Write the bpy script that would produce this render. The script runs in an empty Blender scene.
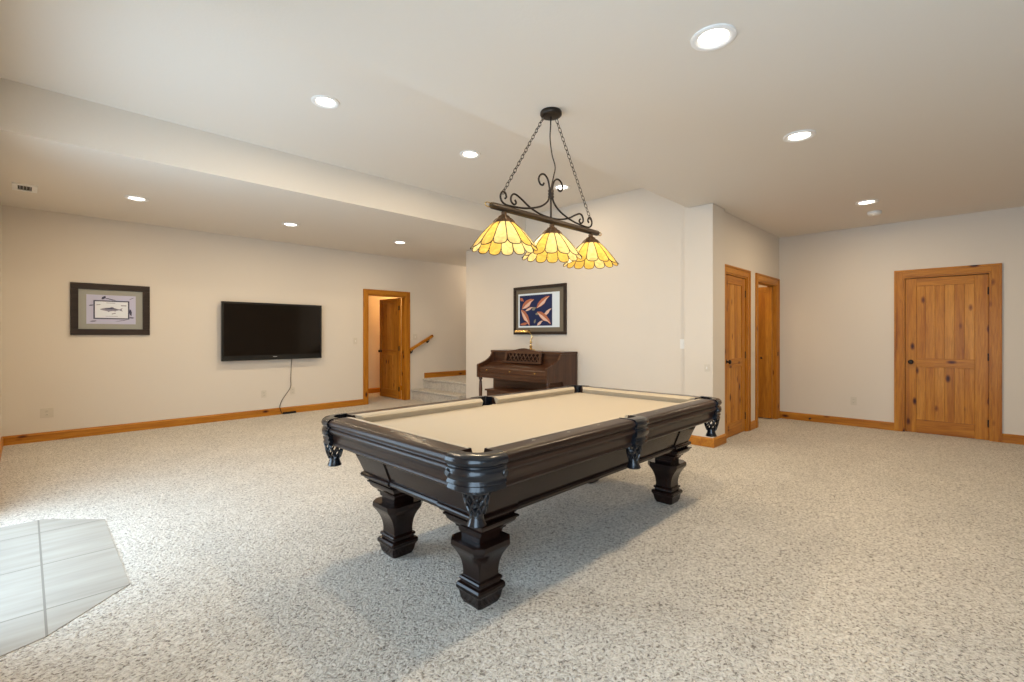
import bpy, bmesh, math, random
from mathutils import Vector, Matrix
random.seed(7)
C = bpy.context.scene.collection
PI = math.pi

# ------------------------------------------------------------------ mesh builder
class MB:
    def __init__(s): s.bm = bmesh.new()
    def box(s, x0, x1, y0, y1, z0, z1, mi=0, bev=0.0):
        r = bmesh.ops.create_cube(s.bm, size=1.0)
        vs = r['verts']
        for v in vs:
            v.co = Vector(((x0+x1)/2+v.co.x*(x1-x0), (y0+y1)/2+v.co.y*(y1-y0), (z0+z1)/2+v.co.z*(z1-z0)))
        fs = set(f for v in vs for f in v.link_faces)
        for f in fs: f.material_index = mi
        if bev > 0:
            es = list(set(e for v in vs for e in v.link_edges))
            r = bmesh.ops.bevel(s.bm, geom=es, offset=bev, segments=2, affect='EDGES', profile=0.7)
            for f in r['faces']: f.material_index = mi
        return s
    def poly(s, pts, mi=0):
        f = s.bm.faces.new([s.bm.verts.new(p) for p in pts]); f.material_index = mi; return f
    def prism(s, pts2, fn, d0, d1, mi=0):
        # pts2 outline; fn(a,b,d)->xyz
        a = [s.bm.verts.new(fn(p[0], p[1], d0)) for p in pts2]
        b = [s.bm.verts.new(fn(p[0], p[1], d1)) for p in pts2]
        n = len(pts2)
        fs = [s.bm.faces.new(a), s.bm.faces.new(b[::-1])]
        for i in range(n):
            fs.append(s.bm.faces.new((a[i], b[i], b[(i+1) % n], a[(i+1) % n])))
        for f in fs: f.material_index = mi
        return s
    def grid(s, rows, closeu=False, closev=False, caps=False, mi=0):
        # rows: list of lists of points
        V = [[s.bm.verts.new(p) for p in r] for r in rows]
        n, m = len(V), len(V[0])
        for i in range(n if closeu else n-1):
            for j in range(m if closev else m-1):
                q = (V[i][j], V[i][(j+1) % m], V[(i+1) % n][(j+1) % m], V[(i+1) % n][j])
                try:
                    f = s.bm.faces.new(q); f.material_index = mi
                except ValueError: pass
        if caps and closev and not closeu:
            for r, rev in ((V[0], True), (V[-1], False)):
                f = s.bm.faces.new(r[::-1] if rev else r); f.material_index = mi
        return s
    def tube(s, pts, r, n=8, closed=False, mi=0):
        pts = [Vector(p) for p in pts]
        N = len(pts); rows = []
        prev = None
        for i, p in enumerate(pts):
            if closed: t = pts[(i+1) % N]-pts[i-1]
            else: t = pts[min(i+1, N-1)]-pts[max(i-1, 0)]
            t.normalize()
            if prev is None:
                up = Vector((0, 0, 1)) if abs(t.z) < .9 else Vector((1, 0, 0))
                a = t.cross(up).normalized()
            else:
                a = (prev - t*prev.dot(t)).normalized()
            prev = a
            b = t.cross(a)
            rr = r[i] if isinstance(r, (list, tuple)) else r
            rows.append([p+(a*math.cos(2*PI*k/n)+b*math.sin(2*PI*k/n))*rr for k in range(n)])
        s.grid(rows, closeu=closed, closev=True, caps=not closed, mi=mi)
        return s
    def lathe(s, prof, n=24, c=(0, 0, 0), mi=0, axis='z', caps=True):
        rows = []
        for r, z in prof:
            row = []
            for k in range(n):
                a = 2*PI*k/n
                if axis == 'z': p = (c[0]+r*math.cos(a), c[1]+r*math.sin(a), c[2]+z)
                elif axis == 'y': p = (c[0]+r*math.cos(a), c[1]+z, c[2]+r*math.sin(a))
                else: p = (c[0]+z, c[1]+r*math.cos(a), c[2]+r*math.sin(a))
                row.append(p)
            rows.append(row)
        s.grid(rows, closev=True, caps=caps, mi=mi)
        return s
    def build(s, name, mats, parent=None, loc=None, smooth=False, kind=None):
        bmesh.ops.recalc_face_normals(s.bm, faces=s.bm.faces)
        me = bpy.data.meshes.new(name)
        s.bm.to_mesh(me); s.bm.free()
        if not isinstance(mats, (list, tuple)): mats = [mats]
        for m in mats: me.materials.append(m)
        if smooth:
            me.polygons.foreach_set('use_smooth', [True]*len(me.polygons))
            try: me.set_sharp_from_angle(angle=math.radians(smooth if smooth is not True else 40))
            except Exception: pass
        o = bpy.data.objects.new(name, me); C.objects.link(o)
        if parent: o.parent = parent
        if loc: o.location = loc
        if kind: o['kind'] = kind
        return o

def tag(o, label, cat, group=None, kind=None):
    o['label'] = label; o['category'] = cat
    if group: o['group'] = group
    if kind: o['kind'] = kind
    return o
def thing(name, loc, label, cat, group=None, rz=0, kind=None):
    o = bpy.data.objects.new(name, None); C.objects.link(o)
    o.location = loc; o.rotation_euler = (0, 0, rz); o.empty_display_size = .1
    return tag(o, label, cat, group, kind)
def copy_tree(o, parent=None):
    c = o.copy(); C.objects.link(c)
    if parent: c.parent = parent
    for ch in list(o.children): copy_tree(ch, c)
    return c
def spline(P, k=8):
    P = [Vector(p) for p in P]; out = []
    for i in range(len(P)-1):
        p0 = P[max(i-1, 0)]; p1 = P[i]; p2 = P[i+1]; p3 = P[min(i+2, len(P)-1)]
        for j in range(k):
            t = j/k
            out.append(.5*((2*p1)+(p2-p0)*t+(2*p0-5*p1+4*p2-p3)*t*t+(3*p1-p0-3*p2+p3)*t**3))
    out.append(P[-1]); return out

# ------------------------------------------------------------------ materials
def mat(name, col=(.8, .8, .8), rough=.5, metal=0, spec=.5, coat=0):
    m = bpy.data.materials.new(name); m.use_nodes = True
    b = m.node_tree.nodes['Principled BSDF']
    b.inputs['Base Color'].default_value = (*col, 1)
    b.inputs['Roughness'].default_value = rough
    b.inputs['Metallic'].default_value = metal
    b.inputs['Specular IOR Level'].default_value = spec
    b.inputs['Coat Weight'].default_value = coat
    b.inputs['Coat Roughness'].default_value = .15
    return m, m.node_tree, b
def N(nt, t, **kw):
    n = nt.nodes.new(t)
    for k, v in kw.items():
        if k in n.inputs: n.inputs[k].default_value = v
        else: setattr(n, k, v)
    return n
def ramp(nt, stops):
    r = nt.nodes.new('ShaderNodeValToRGB'); e = r.color_ramp.elements
    while len(e) < len(stops): e.new(.5)
    for x, (p, c) in zip(e, stops):
        x.position = p; x.color = (*c, 1) if len(c) == 3 else c
    return r
def coords(nt, scale=(1, 1, 1), rand=False):
    tc = nt.nodes.new('ShaderNodeTexCoord'); mp = nt.nodes.new('ShaderNodeMapping')
    mp.inputs['Scale'].default_value = scale
    nt.links.new(tc.outputs['Object'], mp.inputs['Vector'])
    if rand:
        oi = nt.nodes.new('ShaderNodeObjectInfo')
        cb = nt.nodes.new('ShaderNodeCombineXYZ')
        mm = N(nt, 'ShaderNodeMath', operation='MULTIPLY'); mm.inputs[1].default_value = 37.0
        nt.links.new(oi.outputs['Random'], mm.inputs[0])
        for k in range(3): nt.links.new(mm.outputs[0], cb.inputs[k])
        nt.links.new(cb.outputs[0], mp.inputs['Location'])
    return mp
def bump(nt, b, src, strength, dist=.01):
    n = nt.nodes.new('ShaderNodeBump'); n.inputs['Strength'].default_value = strength
    n.inputs['Distance'].default_value = dist
    nt.links.new(src, n.inputs['Height']); nt.links.new(n.outputs[0], b.inputs['Normal'])

def paint(name, col, rough=.85):
    m, nt, b = mat(name, col, rough, spec=.25)
    mp = coords(nt)
    n = N(nt, 'ShaderNodeTexNoise', Scale=55.0, Detail=3.0)
    nt.links.new(mp.outputs[0], n.inputs['Vector'])
    bump(nt, b, n.outputs['Fac'], .12, .006)
    return m
M = {}
M['wall'] = paint('cream_wall_paint', (.67, .61, .535))
M['ceil'] = paint('ceiling_paint', (.74, .69, .62))

def wood(name, axis, cols, rough=.42, knots=True, gscale=1.0, coat=.04, spec=.28):
    m, nt, b = mat(name, cols[1], rough, coat=coat, spec=spec)
    st = {'x': (.6, 9, 9), 'y': (9, .6, 9), 'z': (9, 9, .6)}[axis]
    mp = coords(nt, tuple(v*gscale for v in st), rand=True)
    n1 = N(nt, 'ShaderNodeTexNoise', Scale=1.6, Detail=6.0, Roughness=.62, Distortion=.6)
    nt.links.new(mp.outputs[0], n1.inputs['Vector'])
    r = ramp(nt, [(.28, cols[0]), (.5, cols[1]), (.72, cols[2])])
    nt.links.new(n1.outputs['Fac'], r.inputs[0])
    out = r.outputs[0]
    # fine pores
    mp2 = coords(nt, tuple(v*6*gscale for v in st), rand=True)
    n2 = N(nt, 'ShaderNodeTexNoise', Scale=2.0, Detail=3.0)
    nt.links.new(mp2.outputs[0], n2.inputs['Vector'])
    r2 = ramp(nt, [(.35, (.72, .68, .64)), (.55, (1, 1, 1))])
    nt.links.new(n2.outputs['Fac'], r2.inputs[0])
    mx = N(nt, 'ShaderNodeMix', data_type='RGBA', blend_type='MULTIPLY'); mx.inputs[0].default_value = .7
    nt.links.new(out, mx.inputs[6]); nt.links.new(r2.outputs[0], mx.inputs[7]); out = mx.outputs[2]
    if knots:
        ks = {'x': (3.2, 7, 7), 'y': (7, 3.2, 7), 'z': (7, 7, 3.2)}[axis]
        mk = coords(nt, ks, rand=True)
        v = N(nt, 'ShaderNodeTexVoronoi', Scale=1.0); v.feature = 'F1'
        nt.links.new(mk.outputs[0], v.inputs['Vector'])
        rk = ramp(nt, [(.06, (.07, .03, .01)), (.11, (.35, .22, .12)), (.2, (1, 1, 1))])
        nt.links.new(v.outputs['Distance'], rk.inputs[0])
        mx2 = N(nt, 'ShaderNodeMix', data_type='RGBA', blend_type='MULTIPLY'); mx2.inputs[0].default_value = 1.0
        nt.links.new(out, mx2.inputs[6]); nt.links.new(rk.outputs[0], mx2.inputs[7]); out = mx2.outputs[2]
    nt.links.new(out, b.inputs['Base Color'])
    return m
PINE = [(.31, .098, .007), (.45, .172, .013), (.56, .245, .028)]
PINEL = [(.39, .14, .012), (.53, .225, .027), (.64, .30, .05)]
for ax in 'xyz':
    M['pine_'+ax] = wood('knotty_pine_'+ax, ax, PINE)
M['pine_light'] = wood('knotty_pine_pale', 'z', PINEL)
M['pine_plain'] = wood('pine_clear', 'z', PINE, knots=False)
WAL = [(.007, .003, .002), (.013, .0055, .004), (.022, .009, .006)]
RAIL = [(.014, .006, .004), (.024, .011, .007), (.040, .018, .010)]
for ax in 'xyz':
    M['espresso_'+ax] = wood('espresso_stained_wood_'+ax, ax, WAL, rough=.20, knots=False, coat=.0, spec=.32)
    M['rail_'+ax] = wood('dark_walnut_rail_'+ax, ax, RAIL, rough=.30, knots=False, coat=.0, spec=.28)
PIA = [(.036, .013, .006), (.070, .027, .012), (.11, .046, .021)]
for ax in 'yz':
    M['piano_'+ax] = wood('walnut_piano_veneer_'+ax, ax, PIA, rough=.35, knots=False, coat=.3)
M['piano_dark'] = mat('piano_dark_recess', (.018, .009, .006), .8, spec=.05)[0]
M['frame_wood'] = wood('dark_picture_frame', 'x', [(.018, .010, .007), (.028, .017, .012), (.042, .026, .018)], knots=False, rough=.5)

def carpet():
    m, nt, b = mat('frieze_carpet', (.5, .45, .38), .95, spec=.08)
    mp = coords(nt)
    # warp so tufts look like curled yarn ends
    w = N(nt, 'ShaderNodeTexNoise', Scale=38.0, Detail=2.0)
    nt.links.new(mp.outputs[0], w.inputs['Vector'])
    ad = N(nt, 'ShaderNodeVectorMath', operation='MULTIPLY_ADD')
    ad.inputs[1].default_value = (.035, .035, .035)
    nt.links.new(w.outputs['Color'], ad.inputs[0]); nt.links.new(mp.outputs[0], ad.inputs[2])
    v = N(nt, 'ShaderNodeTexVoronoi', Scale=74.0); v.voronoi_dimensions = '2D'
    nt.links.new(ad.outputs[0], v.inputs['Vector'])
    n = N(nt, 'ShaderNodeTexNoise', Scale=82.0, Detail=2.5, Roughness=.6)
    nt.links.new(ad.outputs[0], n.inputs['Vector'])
    # beige yarn tones; dark taupe flecks paint in the shade between tufts
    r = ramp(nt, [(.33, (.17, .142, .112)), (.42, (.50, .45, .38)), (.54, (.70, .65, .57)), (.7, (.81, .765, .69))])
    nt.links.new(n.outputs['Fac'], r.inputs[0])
    r2 = ramp(nt, [(.0, (1, 1, 1)), (.55, (.95, .94, .93)), (.95, (.60, .57, .53))])  # tuft cells darken towards their edges, shade painted into the colour
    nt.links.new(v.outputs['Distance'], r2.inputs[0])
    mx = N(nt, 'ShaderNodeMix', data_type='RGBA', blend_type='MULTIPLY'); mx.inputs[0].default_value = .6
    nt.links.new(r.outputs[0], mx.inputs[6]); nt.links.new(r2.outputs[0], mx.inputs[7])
    # broad pile direction variation
    n3 = N(nt, 'ShaderNodeTexNoise', Scale=2.2, Detail=2.0)
    nt.links.new(mp.outputs[0], n3.inputs['Vector'])
    r3 = ramp(nt, [(.3, (.9, .9, .9)), (.7, (1.0, 1.0, 1.0))])
    nt.links.new(n3.outputs['Fac'], r3.inputs[0])
    mx3 = N(nt, 'ShaderNodeMix', data_type='RGBA', blend_type='MULTIPLY'); mx3.inputs[0].default_value = 1
    nt.links.new(mx.outputs[2], mx3.inputs[6]); nt.links.new(r3.outputs[0], mx3.inputs[7])
    nt.links.new(mx3.outputs[2], b.inputs['Base Color'])
    sb = N(nt, 'ShaderNodeMath', operation='SUBTRACT')
    nt.links.new(n.outputs['Fac'], sb.inputs[0])
    ml = N(nt, 'ShaderNodeMath', operation='MULTIPLY'); ml.inputs[1].default_value = .5
    nt.links.new(v.outputs['Distance'], ml.inputs[0]); nt.links.new(ml.outputs[0], sb.inputs[1])
    bump(nt, b, sb.outputs[0], .9, .014)
    b.inputs['Sheen Weight'].default_value = .25
    b.inputs['Sheen Roughness'].default_value = .5
    return m
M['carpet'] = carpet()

def tile():
    m, nt, b = mat('stone_floor_tile', (.5, .48, .44), .6, spec=.12)
    mp = coords(nt)
    sx = N(nt, 'ShaderNodeSeparateXYZ'); nt.links.new(mp.outputs[0], sx.inputs[0])
    def line(sock, off, period):
        a = N(nt, 'ShaderNodeMath', operation='SUBTRACT'); a.inputs[1].default_value = off
        nt.links.new(sock, a.inputs[0])
        p = N(nt, 'ShaderNodeMath', operation='PINGPONG'); p.inputs[1].default_value = period/2
        nt.links.new(a.outputs[0], p.inputs[0])
        l = N(nt, 'ShaderNodeMath', operation='LESS_THAN'); l.inputs[1].default_value = .0045
        nt.links.new(p.outputs[0], l.inputs[0]); return l
    lx = line(sx.outputs[0], .065, .61); ly = line(sx.outputs[1], 3.08, .61)
    mxm = N(nt, 'ShaderNodeMath', operation='MAXIMUM')
    nt.links.new(lx.outputs[0], mxm.inputs[0]); nt.links.new(ly.outputs[0], mxm.inputs[1])
    ms = coords(nt, (2.0, 16, 1))
    n = N(nt, 'ShaderNodeTexNoise', Scale=1.0, Detail=5.0)
    nt.links.new(ms.outputs[0], n.inputs['Vector'])
    r = ramp(nt, [(.3, (.31, .285, .245)), (.7, (.385, .36, .315))])
    nt.links.new(n.outputs['Fac'], r.inputs[0])
    mx = N(nt, 'ShaderNodeMix', data_type='RGBA')
    nt.links.new(mxm.outputs[0], mx.inputs[0]); nt.links.new(r.outputs[0], mx.inputs[6])
    mx.inputs[7].default_value = (.21, .19, .16, 1)
    nt.links.new(mx.outputs[2], b.inputs['Base Color'])
    return m
M['tile'] = tile()

def felt():
    m, nt, b = mat('tan_billiard_cloth', (.455, .39, .295), .95, spec=.1)
    mp = coords(nt); n = N(nt, 'ShaderNodeTexNoise', Scale=900.0, Detail=1.0)
    nt.links.new(mp.outputs[0], n.inputs['Vector']); bump(nt, b, n.outputs['Fac'], .1, .001)
    b.inputs['Sheen Weight'].default_value = .15
    return m
M['felt'] = felt()
def leather():
    m, nt, b = mat('black_leather', (.006, .007, .010), .22, spec=.5, coat=.1)
    mp = coords(nt); n = N(nt, 'ShaderNodeTexNoise', Scale=160.0, Detail=2.0)
    nt.links.new(mp.outputs[0], n.inputs['Vector']); bump(nt, b, n.outputs['Fac'], .15, .002)
    return m
M['leather'] = leather()
M['iron'] = mat('dark_bronze_iron', (.035, .026, .020), .45, .6)[0]
M['bar'] = wood('aged_bronze_bar', 'x', [(.022, .013, .008), (.04, .024, .013), (.065, .038, .018)], knots=False, rough=.4)
M['bronze_cap'] = mat('antique_bronze', (.13, .075, .04), .45, .7)[0]
M['lead'] = mat('dark_lead_came', (.05, .035, .02), .5, .5)[0]
def glass(name, col):
    m, nt, b = mat(name, col, .3)
    mp = coords(nt, (1, 1, 1), True); n = N(nt, 'ShaderNodeTexNoise', Scale=18.0, Detail=3.0, Distortion=1.5)
    nt.links.new(mp.outputs[0], n.inputs['Vector'])
    r = ramp(nt, [(.3, tuple(c*.72 for c in col)), (.6, col), (.8, tuple(min(1, c*1.15+.06) for c in col))])
    nt.links.new(n.outputs['Fac'], r.inputs[0]); nt.links.new(r.outputs[0], b.inputs['Base Color'])
    t = N(nt, 'ShaderNodeBsdfTranslucent'); nt.links.new(r.outputs[0], t.inputs['Color'])
    mx = N(nt, 'ShaderNodeMixShader'); mx.inputs[0].default_value = .5
    nt.links.new(b.outputs[0], mx.inputs[1]); nt.links.new(t.outputs[0], mx.inputs[2])
    nt.links.new(mx.outputs[0], nt.nodes['Material Output'].inputs['Surface'])
    return m
M['amber'] = glass('amber_art_glass', (.93, .60, .13))
M['yellow'] = glass('pale_yellow_art_glass', (.96, .76, .33))
M['brass'] = mat('polished_brass', (.80, .56, .22), .22, 1)[0]
M['white'] = mat('white_plastic', (.78, .76, .72), .4)[0]
M['almond'] = mat('almond_plastic', (.60, .545, .46), .45)[0]
M['metal_white'] = mat('white_enamel', (.85, .84, .82), .35)[0]
M['dark'] = mat('dark_slot', (.03, .027, .024), .7)[0]
M['black'] = mat('black_plastic', (.008, .008, .008), .25, spec=.5)[0]
M['screen'] = mat('black_glass_screen', (.008, .005, .003), .10, spec=.25)[0]
M['knob'] = mat('oil_rubbed_bronze', (.02, .014, .010), .35, .7)[0]
M['pearl'] = mat('pearl_inlay', (.45, .42, .36), .25)[0]
M['grey'] = mat('logo_silver', (.5, .5, .5), .3, .5)[0]
def emis(name, col, s):
    m = bpy.data.materials.new(name); m.use_nodes = True; nt = m.node_tree
    nt.nodes.remove(nt.nodes['Principled BSDF'])
    e = nt.nodes.new('ShaderNodeEmission'); e.inputs[0].default_value = (*col, 1); e.inputs[1].default_value = s
    nt.links.new(e.outputs[0], nt.nodes['Material Output'].inputs[0]); return m
M['lens'] = emis('lit_lamp_lens', (1, .93, .82), 9)
M['bulb'] = emis('lit_bulb', (1, .85, .6), 8)

# ------------------------------------------------------------------ room shell
XW, XR, YL, YB = -.19, 8.09, 8.0, -4.0     # window wall, right wall, left wall, wall behind
XP, HC, HM = 5.5, 2.76, 3.14               # piano wall, low ceiling, tray ceiling
Y1, Y2 = 2.44, 5.08                        # tray limits
TOP = 3.25
def wall_mesh(axis, p0, p1, a0, a1, z1, holes):
    """axis 'x': slab between x=p0..p1 running along y a0..a1"""
    mb = MB()
    def b(a, c, za, zb):
        if c-a < 1e-4 or zb-za < 1e-4: return
        if axis == 'x': mb.box(p0, p1, a, c, za, zb)
        else: mb.box(a, c, p0, p1, za, zb)
    cur = a0
    for h in sorted(holes):
        b(cur, h[0], 0, z1); b(h[0], h[1], 0, h[2]); b(h[0], h[1], h[3], z1); cur = h[1]
    b(cur, a1, 0, z1)
    return mb
def struct(name, mb, m, label, cat, **k):
    o = mb.build(name, m, kind='structure', **k); o['label'] = label; o['category'] = cat; return o

# door openings
DA = (5.90, 6.66, 2.03)      # closed door in door wall (x range)
DBo = (7.08, 7.945, 2.03)    # bifold opening
DR = (-.105, .715, 2.03)     # right wall door (y range)
DL = (4.39, 5.20, 2.02)      # left wall door (x range)

mb = MB(); mb.box(-.4, 8.4, -4.2, 9.7, -.1, 0)
struct('floor', mb, M['carpet'], 'beige shag carpet with painted-in tuft shade covering the whole floor', 'floor')
mb = MB(); mb.prism([(-.19, 4.60), (.09, 4.60), (.385, 4.30), (.375, 3.09), (.06, 2.80), (-.19, 2.72)], lambda a, b, d: (a, b, d), 0, .003)
struct('floor_tile', mb, M['tile'], 'pale stone tile pad set in the carpet by the patio door', 'floor')

struct('wall_left', wall_mesh('y', YL, YL+.12, -.4, 8.3, TOP, [(DL[0], DL[1], 0, DL[2])]), M['wall'], 'long cream wall holding the television and fish print', 'wall')
struct('wall_right', wall_mesh('x', XR, XR+.12, -4.1, 8.12, TOP, [(DR[0], DR[1], 0, DR[2])]), M['wall'], 'cream wall around the plank door on the right', 'wall')
struct('wall_piano', wall_mesh('x', XP, XP+.12, 2.19, 6.53, TOP, []), M['wall'], 'cream wall behind the piano and bird print', 'wall')
struct('wall_doors', wall_mesh('y', 2.19, 2.31, 5.62, XR, TOP, [(DA[0], DA[1], 0, DA[2]), (DBo[0], DBo[1], 0, DBo[2])]), M['wall'], 'short cream wall holding the closed pine door and bifold opening', 'wall')
mb = MB(); mb.box(5.43, 5.79, 2.145, 2.48, 0, HC, bev=.012)
struct('wall_column', mb, M['wall'], 'square cream wall end projecting beside the closed pine door', 'wall')
struct('wall_back', wall_mesh('y', YB-.12, YB, -.3, 8.3, TOP, []), M['wall'], 'cream wall behind the viewer', 'wall')
WIN = [(-3.0, -1.9, .8, 2.1), (-.95, .95, .02, 2.12), (2.85, 4.9, .02, 2.12)]
struct('wall_window', wall_mesh('x', XW-.16, XW, -4.1, 8.12, TOP, WIN), M['wall'], 'cream window wall at the left edge of the room', 'wall')
struct('wall_stairwell', wall_mesh('y', 6.41, 6.53, 5.62, XR, TOP, []), M['wall'], 'cream wall closing the stair landing', 'wall')
# ceilings
mb = MB()
mb.box(-.3, 8.2, YB-.1, Y1, HC, TOP); mb.box(-.3, 8.2, Y2, YL+.05, HC, TOP); mb.box(-.3, 8.2, Y1, Y2, HM, TOP)
struct('ceiling', mb, M['ceil'], 'cream ceiling with a raised tray band through the middle', 'ceiling')
# closet behind bifold and hall behind the left door
mb = MB(); mb.box(5.8, 6.85, 2.6, 2.7, 0, 2.6); mb.box(6.85, 6.95, 2.31, 3.2, 0, 2.75); mb.box(6.85, XR, 3.1, 3.2, 0, 2.75); mb.box(6.85, XR, 2.31, 3.2, 2.5, 2.6)
struct('wall_closet', mb, M['wall'], 'cream inside walls of the closet behind the bifold doors', 'wall')
mb = MB(); mb.box(3.4, 3.5, 8.12, 9.6, 0, 2.5); mb.box(6.4, 6.5, 8.12, 9.6, 0, 2.5); mb.box(3.4, 6.5, 9.5, 9.6, 0, 2.5); mb.box(3.4, 6.5, 8.12, 9.6, 2.45, 2.55)
struct('wall_hall', mb, M['wall'], 'warm lit walls of the hall seen through the open pine door', 'wall')

# windows in the window wall
for i, (a, c, z0, z1) in enumerate(WIN):
    mb = MB(); xw = XW-.10
    w = .06
    mb.box(xw, xw+.06, a, c, z0, z0+w); mb.box(xw, xw+.06, a, c, z1-w, z1)
    nmul = 2
    for k in range(nmul+1):
        yy = a+(c-a-w)*k/nmul
        mb.box(xw+.001, xw+.059, yy, yy+w, z0+w, z1-w)
    o = struct('window_%d' % (i+1), mb, M['metal_white'], ('white framed window in the window wall', 'white framed glass door opening where the viewer stands', 'white framed patio door by the tile pad')[i], 'window')

# baseboards: profile (out, z)
BP = [(0, 0), (.018, 0), (.018, .062), (.015, .068), (.018, .074), (.018, .088), (.012, .096), (.008, .105), (0, .107)]
def baseboard(name, segs, m, label):
    """segs: list of polylines [(x,y),...] with room on the LEFT side of travel direction"""
    mb = MB()
    for pl in segs:
        P = [Vector((p[0], p[1])) for p in pl]; rows = []
        for i, p in enumerate(P):
            ns = []
            if i > 0: d = (P[i]-P[i-1]).normalized(); ns.append(Vector((-d.y, d.x)))
            if i < len(P)-1: d = (P[i+1]-P[i]).normalized(); ns.append(Vector((-d.y, d.x)))
            n = ns[0] if len(ns) == 1 else (ns[0]+ns[1])/(1+ns[0].dot(ns[1]))
            z0 = pl[0][2] if len(pl[0]) > 2 else 0
            rows.append([(p.x+n.x*o, p.y+n.y*o, z+z0) for o, z in BP])
        mb.grid(rows, closev=True, caps=True)
    return struct(name, mb, m, label, 'baseboard')
CW = .09
baseboard('baseboard_left', [[(DL[0]-CW, YL), (XW, YL)]], M['pine_x'], 'knotty pine baseboard along the long left wall')
baseboard('baseboard_right', [[(XR, DR[1]+CW), (XR, 2.19)], [(XR, -4.0), (XR, DR[0]-CW)]], M['pine_y'], 'pine baseboard along the right wall')
baseboard('baseboard_doors', [[(DA[1]+CW, 2.19), (DBo[0]-CW, 2.19)][::-1]], M['pine_x'], 'short pine baseboard between closed door and bifold opening')
baseboard('baseboard_column', [[(5.79, 2.145), (5.43, 2.145), (5.43, 2.48)][::1][::-1][::-1]], M['pine_x'], 'pine baseboard wrapping the cream wall end')
baseboard('baseboard_piano', [[(XP, 2.48), (XP, 6.53)][::-1][::-1]], M['pine_y'], 'pine baseboard behind the piano')
baseboard('baseboard_stairs', [[(8.0, YL, .40), (5.64, YL, .40)]], M['pine_x'], 'pine baseboard on the stair landing')
baseboard('baseboard_window', [[(XW, YL), (XW, 5.0)], [(XW, 2.75), (XW, 1.05)]], M['pine_y'], 'pine baseboard along the window wall')
baseboard('baseboard_hall', [[(6.4, 9.5), (3.5, 9.5)]], M['pine_x'], 'pine baseboard along the hall wall')

# stairs
mb = MB()
def stepprof(x0, zt, x1):
    return [(x0, 0), (x0, zt-.045), (x0-.02, zt-.035), (x0-.026, zt-.018), (x0-.018, zt-.004), (x0, zt), (x1, zt), (x1, 0)]
for x0, z, x1 in ((5.36, .20, 5.64), (5.62, .40, XR)):
    mb.prism(stepprof(x0, z, x1), lambda a, b, d: (a, d, b), 6.532, YL-.002)
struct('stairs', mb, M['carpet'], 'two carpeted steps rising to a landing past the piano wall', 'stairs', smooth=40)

# ------------------------------------------------------------------ doors
def casing(mb, T, w, d, a0, a1, z1, mi=(0, 1), stop=0):
    """T(a, out, z) -> world. flat casing with raised outer edge round three sides, plus jamb lining"""
    def bx(a, c, o0, o1, za, zb, m, bev=.004):
        p = T(a, o0, za); q = T(c, o1, zb)
        mb.box(min(p[0], q[0]), max(p[0], q[0]), min(p[1], q[1]), max(p[1], q[1]), za, zb, m, bev)
    for a, c in ((a0-w, a0), (a1, a1+w)):
        bx(a, c, 0, .016, 0, z1+w, mi[0])
    bx(a0-w, a0-w+.022, .012, .026, 0, z1+w, mi[0]); bx(a1+w-.022, a1+w, .012, .026, 0, z1+w, mi[0])
    bx(a0, a1, 0, .016, z1, z1+w, mi[1]); bx(a0-w+.02, a1+w-.02, .012, .026, z1+w-.022, z1+w, mi[1])
    bx(a0, a0+.018, -d, .004, 0, z1, mi[0], 0); bx(a1-.018, a1, -d, .004, 0, z1, mi[0], 0)
    bx(a0+.018, a1-.018, -d, .004, z1-.018, z1, mi[1], 0)
    if stop:
        bx(a0+.018, a0+.032, -d, -stop, 0, z1-.018, mi[0], 0); bx(a1-.032, a1-.018, -d, -stop, 0, z1-.018, mi[0], 0); bx(a0+.032, a1-.032, -d, -stop, z1-.032, z1-.018, mi[1], 0)
def plank_leaf(w, h, th, planks=5, sl=.11, sr=.12):
    """leaf in local coords: x 0..w, y 0..th (front face y=0), z 0..h"""
    mb = MB()
    mb.box(0, sl, 0, th, 0, h, 0, .004); mb.box(w-sr, w, 0, th, 0, h, 0, .004)
    top, mid0, mid1, bot = h-.10, .855, .965, .17
    mb.box(sl, w-sr, 0, th, top, h, 1, .004); mb.box(sl, w-sr, 0, th, mid0, mid1, 1, .004); mb.box(sl, w-sr, 0, th, 0, bot, 1, .004)
    mb.box(sl-.01, w-sr+.01, th*.4, th*.6, bot-.01, top+.01, 0)
    n = planks; pw = (w-sl-sr)/n
    for k in range(n):
        x0 = sl+k*pw
        mb.box(x0+.001, x0+pw-.001, .010, th-.010, mid1-.005, top+.005, 2 if k % 2 else 0, .004)
        mb.box(x0+.001, x0+pw-.001, .010, th-.010, bot-.005, mid0+.005, 0 if k % 2 else 2, .004)
    return mb
def knob(parent, c, out, th=.04):
    mb = MB(); s = out
    prof = [(.0, .062), (.018, .060), (.026, .05), (.027, .042), (.018, .032), (.010, .026), (.010, .008), (.028, .006), (.030, 0)]
    mb.lathe([(r, -z*1.0) for r, z in prof], 20, (0, 0, 0), axis='y')
    mb.lathe([(r, th+z) for r, z in prof], 20, (0, 0, 0), axis='y')
    return mb.build('door_knob', M['knob'], parent, loc=c, smooth=True)
def hinges(parent, x, y, h):
    for z in (.2, h/2, h-.2):
        mb = MB(); mb.lathe([(.008, -.045), (.008, .045)], 10); mb.box(-.02, .02, .004, .008, -.045, .045)
        mb.build('hinge', M['knob'], parent, loc=(x, y, z))
PM = [M['pine_z'], M['pine_x'], M['pine_light']]
PMY = [M['pine_z'], M['pine_y'], M['pine_light']]

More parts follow.
